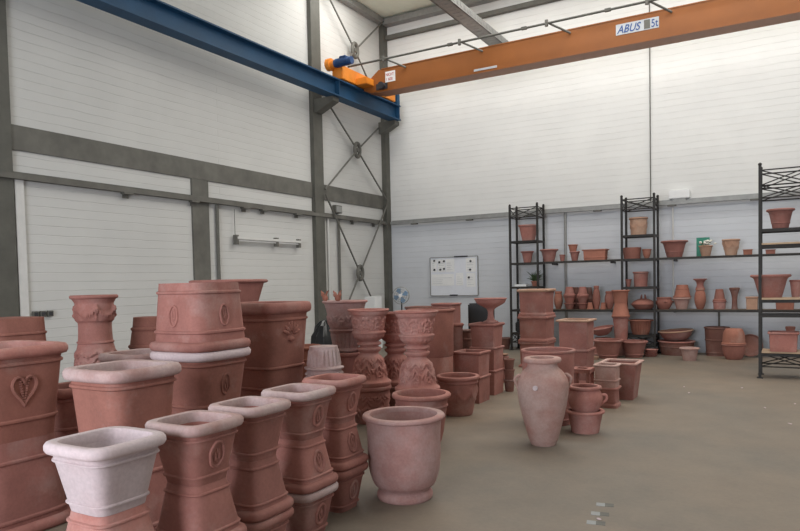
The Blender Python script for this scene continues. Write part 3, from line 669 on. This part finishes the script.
# M pot in pot
P = stand(585.3, 434.5, 13.5); s = S(P); z_ = lambda y: zat(P, 585, y)
_, z = V('round_pot', 'flared terracotta pot holding a handled jar, beside the amphora', 'pot', P, 0, [(13.3*s, 0), (14.3*s, .05), (17.0*s, z_(412.5))], 2, (.022, .03), mat='terra_pink', wall=.02, sm=2)
V('handled_jar', 'pink jar with one loop handle sitting in the flared pot', 'jar', P, .06, [(.08, 0), (.10, .08), (.13, .16), (.166, .25), (.160, .31), (.138, .36)], 2, (.022, .035), mat='terra_pink', sm=3, handles=(.20, .30, .05, (-YAW-R(8),), .013))
# O small open stand
P = at(581.5, 8.35); t = thing('open_box_stand', 'small open-sided clay stand behind the handled jar', 'stand', P); s = S(P); a = 8.3*s/K(P, SQ)+.01; zt_ = zat(P, 581, 368)
for x in (-1, 1):
    for y in (-1, 1): box('leg', 'terra', (x*a-.022, x*a+.022, y*a-.022, y*a+.022, 0, zt_-.05), t)
for nm, z0, z1 in (('upper_frame', zt_-.05, zt_), ('lower_frame', .10, .14)):
    bm = bmesh.new(); bx(bm, -a-.03, a+.03, -a-.03, -a+.03, z0, z1); bx(bm, -a-.03, a+.03, a-.03, a+.03, z0, z1); bx(bm, -a-.03, -a+.03, -a+.03, a-.03, z0, z1); bx(bm, a-.03, a+.03, -a+.03, a-.03, z0, z1)
    link(nm, bm, 'terra', t)
# P two chimney pots
P = stand(607.5, 408.5, 13, 8); s = S(P); a = 12.0*s/K(P, 8)
_, z = V('chimney_pot', 'lower squarish pot of the pair in front of the tall square planter', 'pot', P, 0, [(a*1.08, 0), (a*1.08, .03), (a*.95, .05), (a*.93, .18), (a, .21)], 8, (.018, .025), mat='terra', rmat='terra_pink')
V('chimney_pot', 'upper greyish pot stacked in front of the tall square planter', 'pot', P, z, [(a*.96, 0), (a*.97, .05), (a, .24)], 8, (.018, .025), mat='terra_grey', rmat='terra_grey', bands=(.08,))
# Q
P = stand(621.5, 400.5, 18, SQ); s = S(P); a = 17.6*s/K(P, SQ); 
sq('square_box_planter', 'open square planter with pale lip, rightmost of the floor group', 'planter', P, 0, zat(P, 620, 360.8), a*1.14, a*.88, rim=(.022, .028), rmat='terra_grey', mat='terra')

# ---- rear floor group before the racks
def rv(name, label, cat, px, yf, hwb, hwt, ytop, mat='terra', rim=(.02, .04), mid=(), p=2, **k):
    P = stand(px, yf, hwb, p); s = S(P)/K(P, p); zt = zat(P, px, ytop); h = zt-(rim[1] if rim else 0)
    pr = [(hwb*s, 0)]+[(hw*s, f*h) for f, hw in mid]+[(hwt*s-(rim[0] if rim else 0), h)]
    return V(name, label, cat, P, 0, pr, p, rim, False, mat, **k)
rv('flared_pot', 'wide flared pot with thick rim on the floor, left of the pair', 'pot', 608, 359, 8.6, 15.0, 339.2, bands=(.06,), rim=(.03, .045))
rv('flared_pot', 'wide flared pot with thick rim on the floor, right of the pair', 'pot', 634, 358, 8.0, 13.4, 340.5, bands=(.06,), rim=(.03, .045))
P = stand(651, 357, 5.5); z = 0
for k, (r, l) in enumerate(((.13, 'bottom'), (.115, 'middle'), (.12, 'top'))):
    _, z = V('saucer', '%s saucer of the small pile on the floor by the middle rack' % l, 'saucer', P+Vector((.012*(k-1), 0, 0)), z, [(r*.75, 0), (r, .045)], 2, mat='terra_pink', wall=.012, n=40)
P = stand(595, 360, 4); V('saucer', 'small pale dish on the floor left of the flared pots', 'saucer', P, 0, [(.05, 0), (.075, .06)], 2, mat='sandy', wall=.01)
# S column of hourglass urns
P = at(620.5, 12.86); s = S(P); z_ = lambda y: zat(P, 620, y)
za_, zb_, zc_ = z_(316.5), z_(303), z_(290)
_, z = V('hourglass_urn', 'upright tapered urn at the bottom of the tall urn column', 'urn', P, 0, [(.105, 0), (.112, .1), (.12, za_*.5), (.145, za_-.03)], 2, (.02, .03), mat='terra', sm=2)
_, z = V('hourglass_urn', 'upside-down urn in the middle of the tall urn column', 'urn', P, z, [(.118, 0), (.122, .04), (.140, .5*(zb_-za_)), (.165, zb_-za_-.02)], 2, (.014, .02), True, mat='terra_orange', sm=2)
V('hourglass_urn', 'upright urn at the top of the tall urn column', 'urn', P, z, [(.122, 0), (.124, .03), (.130, .12), (.150, zc_-zb_-.03)], 2, (.022, .03), mat='terra_orange', sm=2)
V('fluted_bucket', 'fluted bucket pot with flat rim on the lowest tier of the middle rack', 'pot', (Mx+.30, 13.71), .3815, [(.15, 0), (.16, .04), (.18, .14), (.195, .26)], 2, (.065, .03), mat='terra_orange', n=96, mod=flute(.03, .25, 26, .012))
P = at(602.5, 13.0); _, z = V('round_pot', 'upside-down pot beneath the tilted bowl at the back', 'pot', P, 0, taper(.15, .2, .30), 2, (.02, .04), True)
V('wide_bowl', 'wide bowl lying tilted behind the flared pots', 'bowl', P+Vector((0, 0, 0)), z+.05, [(.10, 0), (.17, .05), (.21, .13)], 2, (.015, .025), mat='terra', tilt=(R(6), R(-9), 0))
# floor row under shelves on the right
P = stand(676.5, 356, 15); s = S(P)
_, z = V('wide_bowl', 'wide dusty bowl on the floor under the lower shelf', 'bowl', P, 0, [(.27, 0), (.30, .10), (.32, .24)], 2, (.02, .03), mat='terra_dark', rmat='terra_pink', bands=(.16,))
V('wide_bowl', 'wide bowl with pale rim tilted on the dusty one', 'bowl', P, z+.022, [(.20, 0), (.26, .06), (.30, .15)], 2, (.022, .03), mat='terra', rmat='sandy', tilt=(R(2), R(-4), 0))
rv('flared_pot', 'small pinkish pot with flat rim standing before the wide bowls', 'pot', 689.5, 361, 6.0, 9.6, 347.5, mat='terra_grey', rim=(.025, .03))
rv('bucket_pot', 'tall dark bucket pot on the floor under the lower shelf', 'pot', 717, 356.5, 9.8, 12, 326.8, mat='terra_dark', rim=(.012, .03), bands=(.30, .06))
P = stand(733.8, 360, 7.5); s = S(P)
_, z = V('round_pot', 'lower round pot of the rim-to-rim pair on the floor', 'pot', P, 0, [(.125, 0), (.155, .05), (.185, .16), (.19, .25)], 2, (.014, .025), mat='terra_brown', sm=2)
V('round_pot', 'orange dome-like pot turned over on its twin', 'pot', P, z, [(.13, 0), (.158, .04), (.18, .13), (.186, .25)], 2, (.014, .025), True, mat='terra_orange', sm=2)
P = ony(750.5, 350, 13.75); t, _ = V('round_plate', 'round dark plate leaning by the forward rack at floor level', 'plate', (P.x, 13.78), .012, [(.12, 0), (.19, .03), (.205, .05)], 2, mat='terra_dark', wall=.012)
t.rotation_euler = (R(78), 0, 0); t.location = (P.x, 13.70, .212)

# ---- pots on racks and shelves
def shp(kind):
    return {'flare': [(.60, 0), (.64, .1), (.80, .6), (.90, .9), (1, 1)], 'cone': [(.68, 0), (.85, .5), (.94, .8), (1, 1)], 'cyl': [(.9, 0), (.96, .5), (1, 1)],
            'bell': [(.62, 0), (.58, .08), (.74, .4), (.86, .8), (1, 1)], 'jar': [(.55, 0), (.80, .2), (1, .5), (.92, .8), (.70, 1)], 'bowl': [(.5, 0), (.8, .35), (.95, .8), (1, 1)],
            'urn': [(.72, 0), (.62, .12), (.55, .45), (.66, .75), (1, 1)], 'box': [(.94, 0), (1, 1)], 'tall': [(.6, 0), (.85, .25), (1, .5), (.85, .8), (.55, 1)]}[kind]
def si(name, label, cat, px, hw, ytop, zs, kind, mat='terra', y=13.72, p=2, flip=False, asp=1.0, rim=.12, bands=(), soil=False, group=None, ybot=None, mod=None, em=None):
    Pq = ony(px, 250, y); P = (Pq.x, y); s = S(P)/(K(P, p) if asp == 1 else 1); zt = zat(P, px, ytop)
    H = zt-zs if ybot is None else zat(P, px, ytop)-zat(P, px, ybot)
    r = hw*s*(1 if asp == 1 else 1/asp/1.02); rh = H*rim if rim else 0; rr = r*.90 if rim else r
    pr = [(a*rr, b*(H-rh)) for a, b in shp(kind)]
    return V(name, label, cat, P, zs, pr, p, (r*.10, rh) if rim else None, flip, mat, bands=bands, wall=max(.008, r*.1), n=64 if mod else 40, asp=asp, soil=soil, sm=0 if p > 2 else 2, bh=.008, bo=.006, mod=mod, em=em, group=group)[1]
e = .0015
si('square_planter', 'tapered square pot on the top tier of the left rack', 'planter', 528.7, 10, 225, 2.33+e, 'cone', p=6)
si('flared_pot', 'small flared pot on the upper tier of the left rack', 'pot', 527.3, 6.6, 251.3, ZU+e, 'flare')
si('flared_pot', 'wide flared pot just right of the left rack, upper shelf', 'pot', 549, 9.2, 249.3, ZU+e, 'flare')
si('round_pot', 'tiny low pot on the upper shelf beside the wide flared pot', 'pot', 562.2, 3.0, 254.6, ZU+e, 'cone')
z = si('round_pot', 'lower pot of the small pair on the upper shelf', 'pot', 574.6, 5.2, 251.5, ZU+e, 'flare')
si('round_pot', 'upper pot of the small pair on the upper shelf', 'pot', 573, 5.0, 244.6, z+e, 'cone', 'terra_orange')
si('window_box', 'long rectangular planter with relief swag on the upper shelf', 'planter', 595.5, 12.6, 249.4, ZU+e, 'box', 'terra_orange', p=24, asp=1.9, bands=(.05,))
si('carved_pot', 'sandy carved pot on the top tier of the middle rack', 'pot', 638.7, 9.0, 217.5, 2.33+e, 'cyl', 'sandy', mod=fest(.1, .28, 6, .015))
si('round_pot', 'low wide terracotta pot inside the middle rack at shelf height', 'pot', 632.0, 8.6, 247.6, ZU+e, 'cyl', 'terra_brown', rim=None)
si('round_bowl', 'small bowl beside the low wide pot in the middle rack', 'bowl', 646.8, 4.6, 249.2, ZU+e, 'bowl', 'terra_orange')
si('round_pot', 'small flared pot on the third tier of the middle rack', 'pot', 628.3, 3.2, 279.2, 1.32+e, 'flare')
si('round_pot', 'plain straight pot on the third tier of the middle rack', 'pot', 640.5, 7.6, 271.6, 1.32+e, 'cyl')
si('flared_pot', 'large flared pot on the upper shelf right of the middle rack', 'pot', 674.4, 12.8, 240.7, ZU+e, 'flare', bands=(.1,))
z = si('flower_pot', 'small pot of white flowers on the upper shelf', 'potted plant', 705.8, 6.6, 245.6, ZU+e, 'cone', 'sandy', soil=True)
fp = ony(705.8, 245, 13.72); fl = [o for o in COL.objects if o.name.startswith('flower_pot')][-1]; h0 = z-ZU
random.seed(9)
bm = bmesh.new()
for k in range(26): a = random.uniform(0, 2*pi); q = random.uniform(0, .13); blob(bm, (q*cos(a)+.03, q*sin(a), h0+.02+random.uniform(0, .08)), .028, .028, .018, 6)
link('flowers', bm, 'petal', fl)
bm = bmesh.new()
for k in range(22): a = random.uniform(0, 2*pi); q = random.uniform(0, .12); blob(bm, (q*cos(a), q*sin(a), h0+random.uniform(-.02, .06)), .03, .015, .012, 6)
link('foliage', bm, 'leaf', fl)
p_ = ony(703, 241.5, 13.86); t = thing('plant_card', 'green picture card standing behind the white flowers', 'card', (p_.x, 13.86, ZU+e)); box('card', 'green', (-.115, .115, 0, .01, .0, .36), t); box('picture', 'petal', (.01, .08, -.002, 0, .24, .30), t)
si('carved_pot', 'sandy carved pot with relief on the upper shelf, right half', 'pot', 731, 8.4, 239.2, ZU+e, 'cone', 'sandy', mod=fest(.08, .28, 7, .014))
si('shallow_dish', 'low orange dish at the right end of the upper shelf', 'dish', 747.8, 4.6, 249.4, ZU+e, 'box', 'terra_orange', p=12)
si('small_box_pot', 'small square pot on the upper shelf behind the forward rack', 'pot', 770.5, 4.8, 249.5, ZU+e, 'box', 'terra_brown', p=12)
# lower shelf
si('round_pot', 'pot on the lower shelf half behind the tall square stack', 'pot', 557.8, 4.8, 291.3, ZLW+e, 'jar', 'terra_orange')
for i, (px, hw, l) in enumerate(((569, 6.1, 'first'), (582.2, 6.0, 'second'))):
    w1 = 'with orange top, left one of two ribbed stacks' if i == 0 else 'with orange top, right one of two ribbed stacks'
    z = si('ribbed_pot', 'bottom pot %s on the lower shelf' % w1.replace('with orange top, ', 'of the '), 'pot', px, hw*.95, 303, ZLW+e, 'flare', y=13.64)
    z = si('ribbed_pot', 'middle pot %s on the lower shelf' % w1.replace('with orange top, ', 'of the '), 'pot', px, hw, 296.5, z+e, 'cone', y=13.64)
    si('ribbed_pot', 'tapered top pot %s on the lower shelf' % w1.replace('with orange top, ', 'of the '), 'pot', px, hw, 286.8, z+e, 'flare', 'terra', flip=True, y=13.64, rim=.2)
for px, l in ((576, 'left'), (589, 'right')):
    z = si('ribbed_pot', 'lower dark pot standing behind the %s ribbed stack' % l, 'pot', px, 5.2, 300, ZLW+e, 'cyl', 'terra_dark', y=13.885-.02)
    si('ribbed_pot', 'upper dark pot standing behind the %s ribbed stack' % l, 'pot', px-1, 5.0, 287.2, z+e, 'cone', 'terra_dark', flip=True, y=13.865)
si('tall_vase', 'tall slim bulging vase on the lower shelf', 'vase', 596, 4.3, 285.7, ZLW+e, 'tall', 'terra_brown', y=13.68)
si('round_pot', 'small upside-down pot before the tall slim vase', 'pot', 589.5, 3.3, 302.5, ZLW+e, 'cone', 'terra_orange', flip=True, y=13.60)
si('round_pot', 'small upside-down pot right of the tall slim vase', 'pot', 602.8, 3.3, 302.5, ZLW+e, 'cone', 'terra_orange', flip=True, y=13.60)
si('round_jar', 'fat round jar left of the urn column on the lower shelf', 'jar', 609, 5.2, 291.2, ZLW+e, 'jar', 'terra_brown', y=13.8)
P = ony(643, 250, 13.70)
root, z = V('lidded_dish', 'wide low dish with two pointed handles in the middle rack', 'dish', (P.x, 13.7), ZLW+e, [(.15, 0), (.20, .05), (.225, .09)], 2, (.01, .02), mat='terra_brown')
bm = bmesh.new(); loft(bm, [(.225, .108), (.19, .15), (.12, .19), (.05, .205), (0, .21)], 2, 40); link('lid', bm, 'terra_brown', root)
for k in (-.04, .04):
    bm = bmesh.new(); tube(bm, [(k, 0, .19), (k*.9, 0, .25), (k*.7, 0, .29)], [.025, .018, .008], 8); link('horn', bm, 'terra_brown', root)
P = ony(663.8, 250, 13.7); 
root, _ = V('strawberry_pot', 'pocketed pot right of the middle rack on the lower shelf', 'pot', (P.x, 13.7), ZLW+e, [(.09, 0), (.12, .05), (.15, .12), (.13, .20)], 2, (.01, .03), mat='terra_brown', sm=2)
for k in range(5):
    a = k*2*pi/5; bm = bmesh.new(); loft(bm, [(0, 0), (.02, 0), (.035, .05), (.028, .05), (.0, .02)], 2, 16); o = link('pocket', bm, 'terra_brown', root); o.location = (.125*cos(a), .125*sin(a), .12); o.rotation_euler = (-.5*sin(a), .5*cos(a), 0)
z = si('ribbed_pot', 'pale lower pot of the wide ribbed pair on the lower shelf', 'pot', 681.5, 9.0, 297.5, ZLW+e, 'flare', 'terra_grey')
si('ribbed_pot', 'orange upper pot of the wide ribbed pair, upside down', 'pot', 682, 8.4, 284.8, z+e, 'cone', 'terra_orange', flip=True, bands=(.08,))
z = si('round_jar', 'bulging jar under the flared cup on the lower shelf', 'jar', 700, 6.0, 288, ZLW+e, 'jar', 'terra_orange')
si('flared_cup', 'flared cup balanced on the bulging jar', 'cup', 700, 6.5, 278.6, z+e, 'urn', 'terra')
z = si('ribbed_pot', 'lower pot of the small leaning stack, lower shelf right part', 'pot', 719.3, 6.5, 301, ZLW+e, 'cyl', 'terra')
si('ribbed_pot', 'upside-down pot on the small leaning stack, lower shelf right part', 'pot', 719.3, 6.2, 289.2, z+e, 'flare', 'terra_brown', flip=True)
si('tall_vase', 'dark waisted vase on the lower shelf, right part', 'vase', 734.5, 4.8, 287.6, ZLW+e, 'urn', 'terra_dark', bands=())
si('small_box_pot', 'small sandy carved box pot at the right end of the lower shelf', 'pot', 752, 6.0, 296.6, ZLW+e, 'box', 'sandy', p=10)
si('small_box_pot', 'orange low box pot on the lower shelf behind the forward rack', 'pot', 785, 9.0, 300.5, ZLW+e, 'box', 'terra_orange', p=12)
# forward rack
Y2 = 11.16; b_ = .026
si('flared_pot', 'flared pot on the highest tier of the forward rack', 'pot', 780.5, 12.6, 209, 2.16+e, 'flare', 'terra', y=Y2, bands=(.08,))
si('flared_pot', 'large flared pot with wide rim on the pale board of the forward rack', 'pot', 770.5, 18.5, 274.5, 1.14+b_, 'flare', 'terra', y=Y2-.0, asp=1.6)
si('round_pot', 'pot at the right edge on the pale board of the forward rack', 'pot', 795.8, 5.6, 279.8, 1.14+b_, 'cone', 'terra', y=Y2+.15)
si('square_planter', 'square planter on the lowest board of the forward rack', 'planter', 783.5, 13.8, 331.5, .37+b_, 'box', 'terra_pink', y=Y2-.09, p=16)
si('round_pot', 'small orange pot behind the square planter in the forward rack', 'pot', 790.5, 4.4, 326.5, .37+b_, 'cone', 'terra_orange', y=Y2+.19)
# plant and tray in left rack
P = ony(534.5, 280, 13.68); zt3 = 1.36+e
root, z = V('potted_plant', 'red pot with dark spiky foliage in the left rack', 'potted plant', (P.x, 13.68), zt3, [(.045, 0), (.065, .09)], 2, (.008, .02), mat='terra_orange', soil=True)
random.seed(5); bm = bmesh.new()
for k in range(46):
    a = random.uniform(0, 2*pi); l = random.uniform(.08, .2); h = random.uniform(.06, .26)
    tube(bm, [(0, 0, .09), (l*.4*cos(a), l*.3*sin(a), .09+h*.6), (l*cos(a), min(.16, max(-.14, l*.7*sin(a))), .09+h)], [.004, .010, .002], 4)
link('foliage', bm, 'leaf', root)
P = ony(521, 287, 13.62); t = thing('plastic_tray', 'small white tray beside the dark plant in the left rack', 'tray', (P.x, 13.64, zt3)); bm = bmesh.new(); bx(bm, -.12, .13, -.08, .08, 0, .01); bx(bm, -.12, .13, -.08, -.07, .01, .045); bx(bm, -.12, .13, .07, .08, .01, .045); bx(bm, -.12, -.11, -.07, .07, .01, .045); bx(bm, .12, .13, -.07, .07, .01, .045); link('tray_body', bm, 'white', t)
# fan, carton, bag
P = at(401, 12.9); t = thing('standing_fan', 'small blue-bladed standing fan by the corner column', 'fan', P, R(20))
zf = zat(P, 401, 295.5)
bm = bmesh.new(); loft(bm, [(0, 0), (.20, 0), (.20, .02), (.05, .05), (0, .05)], 2, 32); link('base', bm, 'black', t)
bm = bmesh.new(); tube(bm, [(0, .03, .04), (0, .03, zf)], .014, 8); link('pole', bm, 'black', t)
bm = bmesh.new(); tube(bm, [(0, -.02, zf), (0, .14, zf)], [.05, .04], 16); link('motor_housing', bm, 'white', t)
bm = bmesh.new()
for rr_ in (.16, .12, .08): tube(bm, [(rr_*cos(a*pi/16), -.07+(.16-rr_)*-.25, zf+rr_*sin(a*pi/16)) for a in range(32)], .0035, 5, True)
tube(bm, [(.165*cos(a*pi/16), -.03, zf+.165*sin(a*pi/16)) for a in range(32)], .006, 6, True)
for k in range(16): a = k*pi/8; tube(bm, [(.03*cos(a), -.10, zf+.03*sin(a)), (.10*cos(a), -.095, zf+.10*sin(a)), (.165*cos(a), -.03, zf+.165*sin(a))], .0025, 4)
link('guard', bm, 'galv', t)
for k in range(4):
    bm = bmesh.new(); a0 = k*pi/2+.3; pts = []
    A = [bm.verts.new((r*cos(a0+d), -.05+dy, zf+r*sin(a0+d))) for r, d, dy in ((.03, -.3, 0), (.13, -.35, -.015), (.15, .1, .0), (.13, .5, .015), (.03, .4, .01))]
    B = [bm.verts.new(v.co+Vector((0, .006, 0))) for v in A]; bm.faces.new(A); bm.faces.new(B[::-1])
    for i in range(5): bm.faces.new((A[i], A[(i+1) % 5], B[(i+1) % 5], B[i]))
    link('fan_blade', bm, 'fan_blue', t)
bm = bmesh.new(); tube(bm, [(0, -.11, zf), (0, -.04, zf)], .035, 16); link('hub', bm, 'white', t)
q = box('white_carton', 'white', (XL+.22, XL+.5, 12.75, 13.05, 0, zat((XL+.3, 12.9), 373, 296.5)), bev=.006); tag(q, 'tall white carton standing against the left wall by the corner', 'box')
P = at(324, 9.0); bm = bmesh.new(); random.seed(2)
loft(bm, [(0, 0), (.22, .02), (.25, .25), (.22, .55), (.17, .80), (.11, .94), (.05, 1.0), (.0, 1.02)], 2, 40, lambda t, z: .018*sin(5*t+9*z)+.012*sin(11*t-14*z))
q = link('rubbish_bag', bm, 'bag'); q.location = P; tag(q, 'black bin bag bulging up behind the fluted vase', 'bag')
# dark clutter under left rack
P = ony(503, 338, 13.6); V('round_pot', 'dark old pot on the floor left of the left rack', 'pot', (P.x, 13.7), 0, taper(.10, .14, .22), 2, (.012, .03), mat='terra_dark')
P = ony(524, 338, 13.7); bm = bmesh.new(); bx(bm, -.16, .16, -.12, .12, 0, .22, .02); q = link('dark_crate', bm, 'black'); q.location = (P.x, 13.72, .3815); tag(q, 'dark crate on the lowest tier of the left rack', 'crate')
# marks on the floor
for i, (px, py) in enumerate(((605, 505), (600, 514), (596, 523))):
    P = onz(px, py); m_ = thing('floor_tile_marker', '%s of the three small chequered markers set on the floor' % ('farthest', 'middle', 'nearest')[i], 'floor marker', P, R(12), 'small markers on the floor')
    box('pale_square', 'mark_pale', (-.055, 0, -.03, .03, 0, .003), m_); box('dark_square', 'beam_grey', (0, .055, -.03, .03, 0, .003), m_)
random.seed(11)
for px, py in ((684, 387), (689, 393), (765, 408), (795, 404), (790, 424), (742, 388), (599, 519.5)):
    P = onz(px, py); bm = bmesh.new(); blob(bm, (0, 0, .004), .02+.012*random.random(), .012, .005, 8, None); q = link('clay_chip', bm, 'lime_white'); q.location = P; q.rotation_euler[2] = random.uniform(0, 3)
    tag(q, 'small pale clay chip lying on the open floor', 'debris', 'pale clay chips on the floor')
